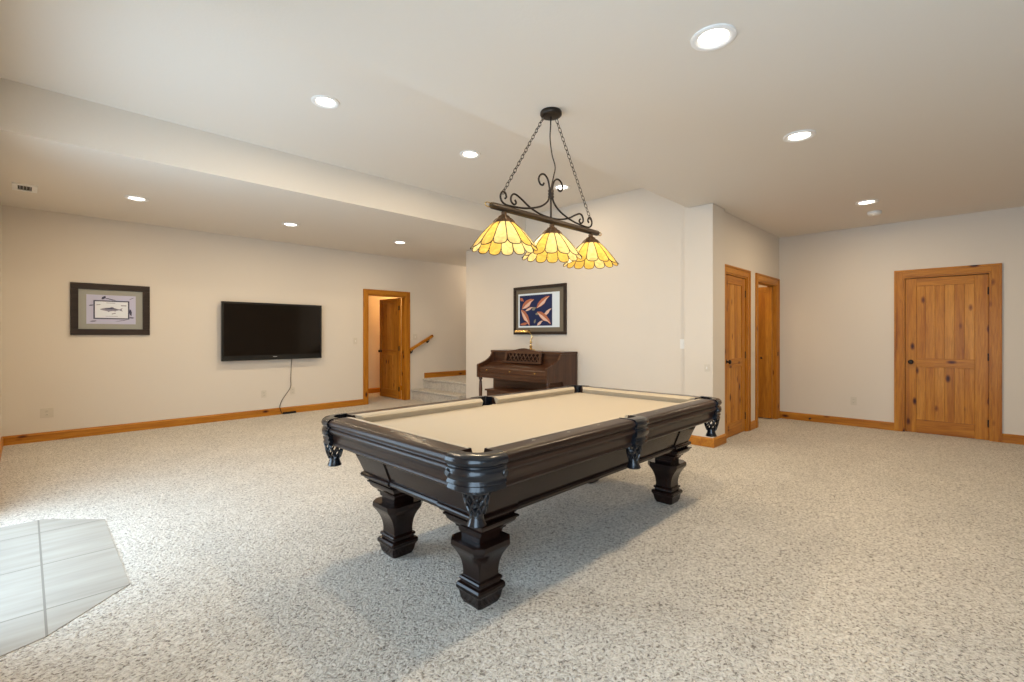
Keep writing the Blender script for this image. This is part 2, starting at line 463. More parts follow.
# right wall plank door
t = thing('door_1', (XR, DR[1], 0), 'closed knotty pine plank door with round knob on the right wall', 'door', kind='structure')
mb = MB(); casing(mb, lambda a, o, z: (-o, a-DR[1], z), CW, .12, DR[0], DR[1], DR[2], stop=.064); mb.build('door_frame', PMY, t)
lf = plank_leaf(.776, 2.0, .04, 6).build('door_leaf', PM, t)
lf.rotation_euler = (0, 0, -PI/2); lf.location = (.022, -.022, .003)
knob(lf, (.055, 0, .915), 1)
hinges(lf, .774, 0, 2.0)

# closed door in the door wall
t = thing('door_2', (DA[0], 2.19, 0), 'closed two panel pine door with dark knob beside the wall end', 'door', kind='structure')
mb = MB(); casing(mb, lambda a, o, z: (a-DA[0], -o, z), CW, .12, DA[0], DA[1], DA[2], stop=.054); mb.build('door_frame', PM, t)
lf = plank_leaf(.72, 2.0, .04, 4, .11, .11).build('door_leaf', PM, t); lf.location = (.02, .012, .008)
knob(lf, (.055, 0, .935), 1); hinges(lf, .718, 0, 2.0)

# bifold opening
t = thing('door_3', (DBo[0], 2.19, 0), 'cased closet opening with narrow pine bifold leaves folded back', 'door', kind='structure')
mb = MB(); casing(mb, lambda a, o, z: (a-DBo[0], -o, z), CW, .12, DBo[0], DBo[1], DBo[2]); mb.build('door_frame', PM, t)
def narrow_leaf():
    mb = MB(); w, h, th = .225, 1.985, .03
    mb.box(0, .045, 0, th, 0, h, 0, .003); mb.box(w-.045, w, 0, th, 0, h, 0, .003)
    mb.box(.045, w-.045, 0, th, h-.08, h, 0, .003); mb.box(.045, w-.045, 0, th, .86, .95, 0, .003); mb.box(.045, w-.045, 0, th, 0, .12, 0, .003)
    mb.box(.045, w-.045, .006, th-.006, .1, h-.06, 1)
    return mb
W = DBo[1]-DBo[0]
for k, x in enumerate((W-.022, W-.06)):
    lf = narrow_leaf().build('bifold_leaf', [M['pine_plain'], M['pine_plain']], t)
    lf.rotation_euler = (0, 0, PI/2); lf.location = (x, .04, .012)
    if k == 1:
        mb = MB(); mb.lathe([(.006, 0), (.006, .012), (.016, .018), (.018, .026), (.010, .034), (.0, .035)], 16, axis='y')
        mb.build('bifold_knob', M['knob'], lf, loc=(.135, .03, .91), smooth=True)
mb = MB(); mb.box(-.014, .014, -.004, 0, -.03, .03, 0, .002); mb.build('strike_plate', M['knob'], t, loc=(W+.02, -.0165, .985))

# left wall open door
t = thing('door_4', (DL[0], YL, 0), 'open knotty pine door swung into the hall off the left wall', 'door', kind='structure')
mb = MB(); casing(mb, lambda a, o, z: (a-DL[0], -o, z), CW, .12, DL[0], DL[1], DL[2]); mb.build('door_frame', PM, t)
lf = plank_leaf(.77, 1.99, .04, 3, .11, .11).build('door_leaf', PM, t)
lf.rotation_euler = (0, 0, PI/2*.985); lf.location = (DL[1]-DL[0]-.022, .125, .01)
knob(lf, (.705, 0, .93), 1); hinges(lf, .0, .04, 1.99)

# ------------------------------------------------------------------ pool table
TX, TY = 2.48, 2.10
HX, HY = 1.270, .715
ZT = .787
tbl = thing('pool_table', (TX, TY, 0), 'dark carved pool table with tan cloth and leather net pockets', 'pool table')
RP = [(.125, ZT), (.03, ZT), (.014, ZT-.004), (.004, ZT-.013), (.0, ZT-.026), (.004, ZT-.038), (.013, ZT-.043),
      (.013, ZT-.049), (.005, ZT-.054), (.001, ZT-.064), (.005, ZT-.075), (.014, ZT-.080), (.017, ZT-.087),
      (.022, ZT-.090), (.030, ZT-.130), (.026, ZT-.134), (.022, ZT-.142), (.026, ZT-.151), (.036, ZT-.155),
      (.062, ZT-.160), (.17, ZT-.155)]
def side_T(side):
    """returns T(s,o,z): s along the side from its centre, o inwards"""
    if side == 'near_long': return lambda s, o, z: (s, -HY+o, z)
    if side == 'far_long': return lambda s, o, z: (-s, HY-o, z)
    if side == 'near_end': return lambda s, o, z: (-HX+o, -s, z)
    return lambda s, o, z: (HX-o, s, z)
CG, SG = .165, .062        # corner and side pocket gaps
CU = [(.108, ZT+.001), (.130, ZT+.0005), (.152, ZT-.006), (.164, ZT-.016), (.160, ZT-.024), (.140, ZT-.055), (.108, ZT-.055)]
def rail(side, s0, s1, ax, e0, e1):
    T = side_T(side); mb = MB()
    mb.grid([[T(s, o, z) for o, z in RP] for s in (s0, s1)], closev=True, caps=True)
    r = mb.build('rail', M['rail_'+ax], tbl, smooth=50)
    mb = MB()
    def row(end):
        s, sg, e = (s0, 1, e0) if end == 0 else (s1, -1, e1)
        return [T(s+sg*((o-.108)*e), o, z) for o, z in CU]
    mb.grid([row(0), row(1)], closev=True, caps=True)
    mb.build('cushion', M['felt'], r, smooth=50)
    for k in (1, 2, 3):
        s = s0+(s1-s0)*k/4; mb = MB()
        mb.prism([(s-.013, .076), (s, .068), (s+.013, .076), (s, .084)], lambda a, b, d: T(a, b, d), ZT-.001, ZT+.0012)
        mb.build('sight', M['pearl'], r)
for side in ('near_long', 'far_long'):
    rail(side, -HX+CG, -SG, 'x', 1.0, .35); rail(side, SG, HX-CG, 'x', .35, 1.0)
for side in ('near_end', 'far_end'):
    rail(side, -HY+CG, HY-CG, 'y', 1.0, 1.0)
# cloth bed with pocket notches
out = []
bx, by = HX-.13, HY-.13
def notch(cx, cy, a0, a1, r=.062, n=8):
    for k in range(n+1):
        a = math.radians(a0+(a1-a0)*k/n); out.append((cx+r*math.cos(a), cy+r*math.sin(a)))
pc = .112
notch(HX-pc, HY-pc, -63.5, -206.5+0, n=8)
notch(0, HY-.085, -42, -138)
notch(-HX+pc, HY-pc, 26.5, -116.5)
notch(-HX+pc, -HY+pc, 116.5, -26.5)
notch(0, -HY+.085, 138, 42)
notch(HX-pc, -HY+pc, 206.5, 63.5)
mb = MB(); mb.prism(out, lambda a, b, d: (a, b, d), .70, .735)
mb.build('playing_surface', M['felt'], tbl)
mb = MB(); mb.box(-HX+.16, HX-.16, -HY+.16, HY-.16, .66, .699)
mb.build('slate_bed', M['dark'], tbl)

# pockets
CAPP = [(.055, ZT+.004), (.022, ZT+.004), (.004, ZT), (-.008, ZT-.010), (-.013, ZT-.024), (-.008, ZT-.038), (.002, ZT-.046),
        (.002, ZT-.050), (-.006, ZT-.056), (-.010, ZT-.070), (-.008, ZT-.090), (.002, ZT-.100), (.002, ZT-.104),
        (-.003, ZT-.110), (-.003, ZT-.118), (.004, ZT-.123), (.004, ZT-.127), (.0, ZT-.133), (.0, ZT-.143), (.010, ZT-.150), (.055, ZT-.155)]
def net(parent, cx, cy, R=.056):
    mb = MB(); z0, z1 = .640, .545; n = 9
    for sgn in (1, -1):
        for k in range(n):
            a0 = 2*PI*k/n; pts = []
            for j in range(7):
                u = j/6; a = a0+sgn*u*1.15
                r = R*(1-.42*u**1.4)
                pts.append((cx+r*math.cos(a), cy+r*math.sin(a), z0+(z1-z0)*u))
            mb.tube(pts, .0052, 6)
    mb.tube([(cx+R*1.03*math.cos(2*PI*k/20), cy+R*1.03*math.sin(2*PI*k/20), z0) for k in range(20)], .006, 6, closed=True)
    nt_ = mb.build('net', M['leather'], parent, smooth=True)
    mb = MB()
    mb.lathe([(.012, .553), (.027, .555), (.031, .546), (.029, .534), (.033, .518), (.041, .500), (.037, .497), (.012, .504)], 20, (cx, cy, 0))
    mb.build('net_cup', M['leather'], nt_, smooth=40)
def corner_pocket(sx, sy):
    rad = .13; cx, cy = HX-rad, HY-rad
    path = [(HX, cy-.042, 1, 0)]
    for k in range(13):
        a = PI/2*k/12; path.append((cx+rad*math.cos(a), cy+rad*math.sin(a), math.cos(a), math.sin(a)))
    path.append((cx-.042, HY, 0, 1))
    mb = MB()
    mb.grid([[(sx*(x-nx*o), sy*(y-ny*o), z) for o, z in CAPP] for x, y, nx, ny in path], closev=True, caps=True)
    # medallion bosses at both ends
    p = mb.build('pocket', M['leather'], tbl, smooth=45)
    mb = MB()
    mb.lathe([(0, -.006), (.012, -.006), (.017, 0), (.017, .012)], 16, (sx*(cx-.026), 0, ZT-.075), axis='y')
    for v in mb.bm.verts: v.co.y = sy*(HY+.010-(v.co.y))
    n0 = len(mb.bm.verts)
    mb2 = MB(); mb2.lathe([(0, -.006), (.012, -.006), (.017, 0), (.017, .012)], 16, (0, sy*(cy-.026), ZT-.075), axis='x')
    for v in mb2.bm.verts: v.co.x = sx*(HX+.010-(v.co.x))
    mb.build('medallion', M['leather'], p, smooth=40); mb2.build('medallion', M['leather'], p, smooth=40)
    # liner of the hole
    mb = MB(); lc = pc
    rows = []
    for k in range(17):
        a = math.radians(-18+126*k/16)
        for_ = []
        for r, z in ((.064, ZT+.003), (.058, ZT+.003), (.058, .655), (.064, .655)):
            for_.append((sx*(HX-lc+r*math.cos(a)), sy*(HY-lc+r*math.sin(a)), z))
        rows.append(for_)
    mb.grid(rows, closev=True, caps=True); mb.lathe([(0, .648), (.064, .648), (.064, .656), (0, .656)], 20, (sx*(HX-lc), sy*(HY-lc), 0), caps=False)
    mb.build('pocket_liner', M['leather'], p, smooth=40)
    net(p, sx*(HX-.078), sy*(HY-.078))
for sx in (-1, 1):
    for sy in (-1, 1): corner_pocket(sx, sy)
def side_pocket(sy):
    mb = MB(); rows = []
    for k in range(13):
        u = -1+2*k/12; bul = .010*math.cos(u*PI/2)
        rows.append([(u*.066, sy*(HY-(o-(bul if o < .05 else 0))), z) for o, z in CAPP])
    mb.grid(rows, closev=True, caps=True)
    p = mb.build('pocket', M['leather'], tbl, smooth=45)
    mb = MB(); rows = []
    for k in range(17):
        a = math.radians(-10+200*k/16)
        rows.append([(r*math.cos(a), sy*(HY-.098+r*math.sin(a)), z) for r, z in ((.066, ZT+.003), (.056, ZT+.003), (.056, .655), (.066, .655))])
    mb.grid(rows, closev=True, caps=True); mb.lathe([(0, .648), (.066, .648), (.066, .656), (0, .656)], 20, (0, sy*(HY-.098), 0), caps=False)
    mb.build('pocket_liner', M['leather'], p, smooth=40)
    net(p, 0, sy*(HY-.052), .046)
for sy in (-1, 1): side_pocket(sy)

# aprons (mitred)
AD = .066
AP = [(o+AD, z) for o, z in [(.085, .632), (.098, .565), (.138, .462), (.131, .457), (.126, .447), (.130, .436), (.142, .431), (.144, .424), (.156, .418), (.185, .418), (.125, .632)]]
for side, L, ax in (('near_long', HX, 'x'), ('far_long', HX, 'x'), ('near_end', HY, 'y'), ('far_end', HY, 'y')):
    T = side_T(side); mb = MB()
    mb.grid([[T(-(L-o), o, z) for o, z in AP], [T(L-o, o, z) for o, z in AP]], closev=True, caps=True)
    mb.build('apron', M['espresso_'+ax], tbl, smooth=40)
# corner blocks + legs
LX, LY, LO_Y = .953, .3625, -.033
def ring(cx, cy, hx, hy, c, z):
    c = max(c, .0015)
    return [(cx-hx+c, cy-hy, z), (cx+hx-c, cy-hy, z), (cx+hx, cy-hy+c, z), (cx+hx, cy+hy-c, z), (cx+hx-c, cy+hy, z), (cx-hx+c, cy+hy, z), (cx-hx, cy+hy-c, z), (cx-hx, cy-hy+c, z)]
AO = [(z, o+AD) for z, o in [(.632, .085), (.565, .098), (.462, .138), (.457, .131), (.447, .126), (.436, .130), (.431, .142), (.424, .144), (.418, .152)]]
for sx in (-1, 1):
    for sy in (-1, 1):
        # block: outer faces follow the apron slope, 9 mm proud; inner faces stay put
        mb = MB(); rows = []
        ix, iy = LX-.125, LY-.14
        def blk(o, z, c=.002):
            x1, y1 = HX-o+.008, HY-o+.008
            return [(sx*x1, sy*iy, z), (sx*x1, sy*(y1-c), z), (sx*(x1-c), sy*y1, z), (sx*ix, sy*y1, z), (sx*ix, sy*iy, z)]
        for z, o in AO: rows.append(blk(o, z, .035 if z > .5 else .02 if z > .46 else .004))
        mb.grid(rows, closev=True, caps=True)
        b = mb.build('corner_block', M['espresso_z'], tbl, smooth=30)
        mb = MB(); cx, cy = sx*LX, sy*LY+LO_Y
        for_ = []
        for z, hx, hy in ((.418, .112, .138), (.410, .112, .138), (.405, .104, .129), (.392, .100, .124), (.378, .090, .110), (.366, .076, .092), (.356, .074, .088), (.352, .068, .078), (.335, .068, .072), (.330, .062, .064), (.305, .062, .062)):
            for_.append(ring(cx, cy, hx*1.06, hy*1.04, .002, z))
        mb.grid(for_, closev=True, caps=True)
        mb.build('bracket', M['espresso_z'], b, smooth=20)
        mb = MB(); for_ = []
        for z, h, c in ((.286, .103, .034), (.282, .110, .036), (.262, .110, .034), (.252, .105, .030), (.235, .092, .024), (.21, .076, .014), (.185, .065, .007), (.16, .059, .003), (.135, .0565, .002), (.116, .0575, .002),
                        (.114, .067, .004), (.108, .071, .005), (.101, .069, .005), (.098, .063, .004), (.090, .064, .004), (.086, .076, .006), (.078, .082, .008), (.066, .082, .008), (.058, .076, .006), (.050, .072, .008), (.022, .068, .010), (.0, .058, .010)):
            for_.append(ring(cx, cy, h*1.07, h*1.07, c*1.07, z*1.08))
        mb.grid(for_, closev=True, caps=True)
        mb.build('leg', M['espresso_z'], tbl, smooth=25)

# ------------------------------------------------------------------ pendant lamp
PX, PY = 2.455, 2.04
lampT = thing('pendant_light', (PX, PY, HC), 'three shade amber art glass billiard pendant on chains over the pool table', 'pendant light')
zz = lambda z: z-HC
mb = MB(); mb.lathe([(.0, zz(2.724)), (.05, zz(2.724)), (.066, zz(2.729)), (.072, zz(2.738)), (.072, zz(2.752)), (.068, HC-HC)], 32)
can = mb.build('canopy', M['iron'], lampT, smooth=40)
def chain(p0, p1, n):
    mb = MB(); p0, p1 = Vector(p0), Vector(p1); d = (p1-p0); L = d.length; d.normalize()
    a = d.cross(Vector((0, 1, 0))).normalized(); b = d.cross(a)
    ll = L/n
    for k in range(n):
        c = p0+d*(ll*(k+.5)); w = a if k % 2 else b
        if k % 2 == 0: w = b
        pts = []
        for j in range(14):
            t = 2*PI*j/14
            pts.append(c+d*(math.cos(t)*ll*.62)+w*(math.sin(t)*.0095))
        mb.tube(pts, .0022, 5, closed=True)
    return mb.build('chain', M['iron'], lampT, smooth=True)
chain((-.055, 0, zz(2.728)), (-.452, 0, zz(2.118)), 24); chain((.055, 0, zz(2.728)), (.452, 0, zz(2.118)), 24)
mb = MB(); mb.tube(spline([(0, 0, zz(2.726)), (-.004, 0, zz(2.66)), (-.004, .004, zz(2.58)), (.016, .004, zz(2.48)), (.044, 0, zz(2.405)), (.030, 0, zz(2.34)), (.004, 0, zz(2.26)), (0, 0, zz(2.21))], 6), .0045, 6)
mb.build('cord', M['iron'], lampT, smooth=True)
# scroll ironwork
A = [(.072, 2.268), (.082, 2.252), (.108, 2.253), (.124, 2.28), (.108, 2.312), (.07, 2.325), (.034, 2.303), (.016, 2.255), (.012, 2.215), (.016, 2.185), (.04, 2.148), (.095, 2.112), (.17, 2.086), (.26, 2.066), (.35, 2.058), (.42, 2.056), (.458, 2.070), (.470, 2.10), (.455, 2.128), (.430, 2.126), (.420, 2.104), (.432, 2.092)]
B = [(-.338, 2.104), (-.326, 2.088), (-.345, 2.074), (-.372, 2.092), (-.366, 2.125), (-.335, 2.14), (-.28, 2.122), (-.2, 2.085), (-.1, 2.060), (0, 2.054)]
B = B+[(-x, z) for x, z in B[::-1][1:]]
mb = MB()
for sg in (1, -1):
    mb.tube([(p.x*sg, p.y, p.z) for p in spline([(x, 0, zz(z)) for x, z in A], 6)], .0062, 8)
mb.tube(spline([(x, .008, zz(z)) for x, z in B], 6), .0062, 8)
mb.tube([(0, 0, zz(2.04)), (0, 0, zz(2.24))], .0065, 8)
mb.lathe([(.0, -.028), (.018, -.028), (.021, -.02), (.017, -.008), (.021, 0), (.017, .008), (.021, .02), (.018, .028), (0, .028)], 16, (0, 0, zz(2.21)))
mb.build('scrollwork', M['iron'], lampT, smooth=45)
mb = MB(); mb.lathe([(0, -.548), (.016, -.548), (.0205, -.538), (.0205, .538), (.016, .548), (0, .548)], 18, (0, 0, zz(2.03)), axis='x')
bar = mb.build('bar', M['bar'], lampT, smooth=40)
for sg in (1, -1):
    mb = MB(); pts = [(sg*(.545+.022+.026*math.cos(2*PI*k/16)), 0, zz(2.03)+.013*math.sin(2*PI*k/16)) for k in range(16)]
    mb.tube(pts, .0035, 6, closed=True); mb.build('end_loop', M['brass'], bar, smooth=True)
# shades
NP = 14
def sr(s): return .050+.152*s**.93
def sz(s): return 1.948-.165*s**1.22
for i, dx in enumerate((-.44, .01, .455)):
    rnd = random.Random(40+i)
    mb = MB(); K = 8; S = 9
    for p in range(NP):
        mi = 0 if rnd.random() < .42 else 1
        rows = []
        for k in range(K+1):
            u = -1+2*k/K; a = 2*PI*(p+.5+u/2)/NP
            smax = .86+.14*math.sqrt(max(0, 1-abs(u)**2.2))
            rows.append([(dx+sr(s*smax)*math.cos(a), sr(s*smax)*math.sin(a), zz(sz(s*smax))) for s in [j/S for j in range(S+1)]])
        mb.grid(rows, mi=mi)
    sh = mb.build('shade', [M['amber'], M['yellow']], lampT, smooth=True)
    mb = MB()
    for p in range(NP):
        a = 2*PI*p/NP
        mb.tube([(dx+(sr(s)+.0005)*math.cos(a), (sr(s)+.0005)*math.sin(a), zz(sz(s))) for s in [j/8*.86 for j in range(9)]], .0030, 5)
        pts = []
        for k in range(K+1):
            u = -1+2*k/K; aa = 2*PI*(p+.5+u/2)/NP; sm = .86+.14*math.sqrt(max(0, 1-abs(u)**2.2))
            pts.append((dx+sr(sm)*math.cos(aa), sr(sm)*math.sin(aa), zz(sz(sm))))
        mb.tube(pts, .0028, 5)
        # dark glass jewel at each valley
        s = .83; mb.lathe([(0, -.006), (.006, 0), (0, .006)], 8, (dx+sr(s)*math.cos(a), sr(s)*math.sin(a), zz(sz(s))), caps=False)
    mb.build('came', M['lead'], sh, smooth=True)
    mb = MB()
    prof = [(.012, 2.012), (.018, 2.006), (.016, 1.995), (.026, 1.985), (.034, 1.972), (.048, 1.964), (.062, 1.948), (.066, 1.934), (.061, 1.932)]
    mb.lathe([(r, zz(z)) for r, z in prof], 28, (dx, 0, 0), caps=False)
    for k in range(12):
        a = 2*PI*k/12; mb.tube([(dx+(r+.0015)*math.cos(a), (r+.0015)*math.sin(a), zz(z)) for r, z in prof[3:8]], .003, 5)
    mb.build('shade_cap', M['bronze_cap'], sh, smooth=40)
    mb = MB(); mb.lathe([(.013, 1.945), (.013, 1.915), (.022, 1.90), (.029, 1.875), (.026, 1.852), (.014, 1.84), (0, 1.838)], 16, (dx, 0, -HC))
    mb.build('bulb', M['bulb'], sh, smooth=True)
    L = bpy.data.lights.new('bulb_light', 'POINT'); L.energy = 1.5; L.color = (1, .82, .55); L.shadow_soft_size = .03
    lo = bpy.data.objects.new('bulb_light', L); C.objects.link(lo); lo.location = (PX+dx, PY, 1.815)

# ------------------------------------------------------------------ recessed lights
def can_light(x, y, z, label, energy, rz=0):
    t = thing('ceiling_light', (x, y, z), label, 'ceiling light', 'recessed can lights in the ceiling')
    mb = MB(); mb.lathe([(.078, .02), (.079, -.008), (.086, -.011), (.096, -.012), (.106, -.008), (.110, .02)], 36, caps=False)
    mb.build('trim_ring', M['metal_white'], t, smooth=40)
    mb = MB(); mb.lathe([(.0, -.003), (.070, -.003), (.070, .01), (0, .01)], 32, caps=False)
    mb.build('lens', M['lens'], t)
    mb = MB(); mb.lathe([(.070, -.002), (.0785, -.007), (.0785, .01), (.0705, .01)], 32, caps=False); mb.build('reflector', M['metal_white'], t, smooth=40)
    L = bpy.data.lights.new('can_lamp', 'AREA'); L.shape = 'DISK'; L.size = .136; L.energy = energy; L.color = (1, .79, .52)
    lo = bpy.data.objects.new('can_lamp', L); C.objects.link(lo); lo.location = (x, y, z-.014)
    return t
E_ = 24
for x, y, z, l, e in ((2.41, .95, HC, 'largest recessed can light, on the low ceiling near the viewer', E_),
                   (4.05, .96, HC, 'recessed can light in the low ceiling between the nearest one and the smoke detector', E_),
                   (6.60, .90, HC, 'recessed can light beside the white smoke detector', E_*.9),
                   (1.685, 3.74, HM, 'recessed can light in the raised ceiling, nearest the viewer there', E_),
                   (3.22, 3.76, HM, 'recessed can light in the raised ceiling, left of the pendant chain', E_),
                   (4.75, 3.77, HM, 'recessed can light in the raised ceiling, glimpsed behind the pendant scrollwork', E_*.3),
                   (.854, 6.56, HC, 'recessed can light beside the ceiling vent, above the fish print', E_*.6),
                   (2.50, 6.62, HC, 'recessed can light in the low ceiling above the television', E_*.6),
                   (4.22, 6.65, HC, 'recessed can light in the low ceiling toward the open door and stairs', E_*.6)):
    can_light(x, y, z, l, e)
t = thing('smoke_detector', (7.19, .905, HC), 'small white smoke detector on the ceiling past the last can light', 'smoke detector')
mb = MB(); mb.lathe([(.07, 0), (.07, -.012), (.066, -.03), (.05, -.042), (.0, -.044)], 28); mb.build('housing', M['white'], t, smooth=40)
mb = MB(); mb.lathe([(.018, -.042), (.018, -.047), (.012, -.049), (0, -.049)], 16); mb.build('test_button', M['almond'], t)
t = thing('ceiling_vent', (.0, 6.88, HC), 'small white ceiling air vent at the far left', 'vent')
mb = MB(); mb.box(-.09, .09, -.15, -.105, -.012, 0, 0, .003); mb.box(-.09, .09, .105, .15, -.012, 0, 0, .003); mb.box(-.09, -.05, -.105, .105, -.012, 0, 0, .003); mb.box(.05, .09, -.105, .105, -.012, 0, 0, .003)
mb.build('vent_frame', M['metal_white'], t)
mb = MB(); mb.box(-.05, .05, -.105, .105, -.003, -.001); mb.build('vent_opening', M['dark'], t)
mb = MB()
for k in range(4):
    y = -.035+k*.024; mb.box(y-.001, y+.003, -.104, .104, -.010, -.003)
mb.build('louver', M['grey'], t)

# ------------------------------------------------------------------ left wall: print, television, cord, outlets
def frame_rect(mb, T, a0, a1, z0, z1, w, d0, d1, mi=0, bev=.003):
    for (a, c, za, zb) in ((a0, a1, z1-w, z1), (a0, a1, z0, z0+w), (a0, a0+w, z0+w, z1-w), (a1-w, a1, z0+w, z1-w)):
        p, q = T(a, d0, za), T(c, d1, zb)
        mb.box(min(p[0], q[0]), max(p[0], q[0]), min(p[1], q[1]), max(p[1], q[1]), za, zb, mi, bev)
def panel(mb, T, a0, a1, z0, z1, d0, d1, mi=0):
    p, q = T(a0, d0, z0), T(a1, d1, z1)
    mb.box(min(p[0], q[0]), max(p[0], q[0]), min(p[1], q[1]), max(p[1], q[1]), z0, z1, mi)
FISH = [(-1, .05), (-.8, .16), (-.5, .25), (-.15, .29), (-.05, .42), (.12, .40), (.2, .25), (.5, .13), (.66, .08), (.95, .3), (.86, .02), (.97, -.26), (.66, -.06), (.4, -.16), (.3, -.28), (.2, -.19), (-.1, -.24), (-.3, -.36), (-.38, -.24), (-.7, -.15), (-.95, -.05)]
def shape(mb, T, pts, cx, cz, sx, sz, rot, d0, d1, mi=0):
    c, s = math.cos(rot), math.sin(rot)
    P = [(cx+(x*sx*c-z*sz*s), cz+(x*sx*s+z*sz*c)) for x, z in pts]
    mb.prism(P, lambda a, b, d: T(a, d, b), d0, d1, mi)
t = thing('framed_print', (.784, YL, 1.596), 'dark framed fish print with grey mat on the left wall', 'picture')
T1 = lambda a, d, z: (a, -d, z)
mb = MB(); frame_rect(mb, T1, -.394, .394, -.326, .326, .075, 0, .028, 0, .006); mb.build('frame', M['frame_wood'], t)
m_mat = mat('grey_mat_board', (.33, .33, .30), .9, spec=.1)[0]; m_lav = paint('lavender_print_paper', (.50, .50, .66)); m_pap = mat('print_paper', (.74, .78, .86), .8, spec=.1)[0]
m_ink = mat('indigo_ink', (.07, .07, .12), .7, spec=.1)[0]; m_ink2 = mat('grey_blue_ink', (.28, .28, .36), .7, spec=.1)[0]
mb = MB(); panel(mb, T1, -.32, .32, -.252, .252, .002, .010); mb.build('mat_board', m_mat, t)
mb = MB(); panel(mb, T1, -.245, .245, -.185, .185, .010, .012, 0)
frame_rect(mb, T1, -.178, .178, -.122, .116, .014, .012, .0140, 1, 0); panel(mb, T1, -.165, .165, -.110, .104, .012, .0132, 2)
shape(mb, T1, FISH, 0, 0, .115, .085, .0, .0132, .0142, 3)
shape(mb, T1, [(-.7, .12), (-.1, .27), (.3, .18), (.6, .04), (.1, .08), (-.5, .05)], 0, 0, .115, .085, 0, .0142, .0146, 1)
for (x, z, w, h, r) in ((-.13, .06, .02, .008, .2), (.12, .055, .028, .012, 0), (-.01, .085, .045, .006, 0), (0, -.085, .06, .004, 0), (.02, -.05, .02, .01, .3)):
    shape(mb, T1, [(-1, -1), (1, -1), (1, 1), (-1, 1)], x, z, w, h*.5, r, .0132, .0141, 3)
for (x, z, w, h, r) in ((-.08, .150, .03, .03, .8), (-.02, .135, .07, .010, -.25), (.19, -.03, .014, .09, .1), (.20, -.10, .03, .016, 0), (-.20, .05, .025, .014, .2), (-.18, -.15, .035, .012, .1), (.10, -.14, .07, .006, .2), (.2, .15, .03, .006, .5)):
    shape(mb, T1, [(-1, 0), (-.3, .8), (.6, .6), (1, 0), (.4, -.9), (-.6, -.6)], x, z, w, h*.6, r, .012, .0138, 1)
mb.build('print', [m_lav, m_ink, m_pap, m_ink2], t)

t = thing('television', (2.752, YL, 1.325), 'black flat screen television mounted on the left wall', 'television')
T1 = lambda a, d, z: (a, -d, z)
w2, h2 = .742, .441
mb = MB()
frame_rect(mb, T1, -w2, w2, -h2, h2, .030, .055, .100, 0, .004)
panel(mb, T1, -w2+.02, w2-.02, -h2+.02, -h2+.075, .06, .097); panel(mb, T1, -w2+.01, w2-.01, -h2+.01, h2-.01, .05, .06)
mb.build('bezel', M['black'], t)
mb = MB(); panel(mb, T1, -w2+.03, w2-.03, -h2+.072, h2-.03, .06, .094); mb.build('screen', M['screen'], t)
mb = MB(); panel(mb, T1, -.03, .03, -h2+.044, -h2+.052, .097, .0985); mb.build('logo', M['grey'], t)
mb = MB(); mb.box(-.35, .35, -.05, -.03, -.28, .28); mb.box(-.2, .2, -.03, -.002, -.2, .2, 0, .004); mb.build('wall_bracket', M['black'], t)
mb = MB(); mb.tube(spline([(3.03, YL-.06, .93), (3.03, YL-.022, .85), (3.025, YL-.018, .7), (3.02, YL-.016, .55), (3.015, YL-.025, .43), (2.95, YL-.02, .32), (2.88, YL-.018, .22), (2.85, YL-.020, .13), (2.855, YL-.026, .09), (2.87, YL-.035, .03), (2.882, YL-.04, .012)], 6), .0045, 6)
bmesh.ops.translate(mb.bm, verts=mb.bm.verts, vec=(-2.752, -YL, -1.325)); mb.build('power_cord', M['black'], t, smooth=True)
mb = MB(); mb.box(-.10, .10, -.018, .018, 0, .032, 0, .006)
pb = mb.build('power_adapter', M['black'], loc=(2.99, YL-.042, .002)); tag(pb, 'small black power adapter lying against the baseboard under the television', 'adapter')

def outlet(loc, rz, label, kind='outlet', w=.035, h=.057, m='almond'):
    t = thing('wall_outlet' if kind == 'outlet' else 'light_switch', loc, label, 'outlet' if kind == 'outlet' else 'light switch', rz=rz)
    mb = MB(); mb.box(-w, w, -.006, 0, -h, h, 0, .0025); mb.build('cover_plate', M[m], t)
    if kind == 'outlet':
        for k in range(max(1, round(w/.04))):
            x = (k-(round(w/.04)-1)/2)*.046 if w > .05 else 0
            for z in (-.021, .021):
                mb = MB(); mb.lathe([(.0, -.0085), (.015, -.0085), (.0165, -.005)], 16, (x, 0, z), axis='y')
                s = mb.build('socket', M[m], t)
                mb = MB(); mb.box(x-.007, x-.005, -.0092, -.0085, z-.005, z+.006); mb.box(x+.005, x+.007, -.0092, -.0085, z-.005, z+.006)
                mb.build('slot', M['dark'], s)
    else:
        n = max(1, round(w/.035))
        for k in range(n):
            x = (k-(n-1)/2)*.046
            mb = MB(); mb.box(x-.006, x+.006, -.014, -.005, -.013, .013, 0, .002); mb.build('toggle', M['white'], t)
    return t
outlet((.187, YL, .335), 0, 'double wall outlet low on the left wall below the fish print', w=.058)
outlet((2.62, YL, .346), 0, 'wall outlet under the television, left of the hanging cord')
outlet((3.055, YL, .359), 0, 'wall outlet behind the hanging television cord')
outlet((4.15, YL, 1.162), 0, 'light switch on the left wall beside the open door', 'switch')
outlet((5.42, YL, 1.23), 0, 'light switch above the stair handrail', 'switch', w=.05)
outlet((XP, 2.525, 1.163), -PI/2, 'light switch right of the bird print, beside the wall end', 'switch', m='white')
outlet((5.43, 2.21, .895), -PI/2, 'small cover plate on the cream wall end near the pool table corner', 'switch', w=.03, h=.04)
outlet((XR, 1.25, .349), -PI/2, 'wall outlet low on the right wall beside the plank door')
outlet((4.92, 9.5, .40), 0, 'wall outlet inside the hall seen past the open door')
mb = MB(); mb.lathe([(.012, 0), (.012, -.006), (.005, -.008), (.005, -.045), (.010, -.046), (.010, -.062), (.0, -.063)], 12, (0, 0, 0), axis='x')
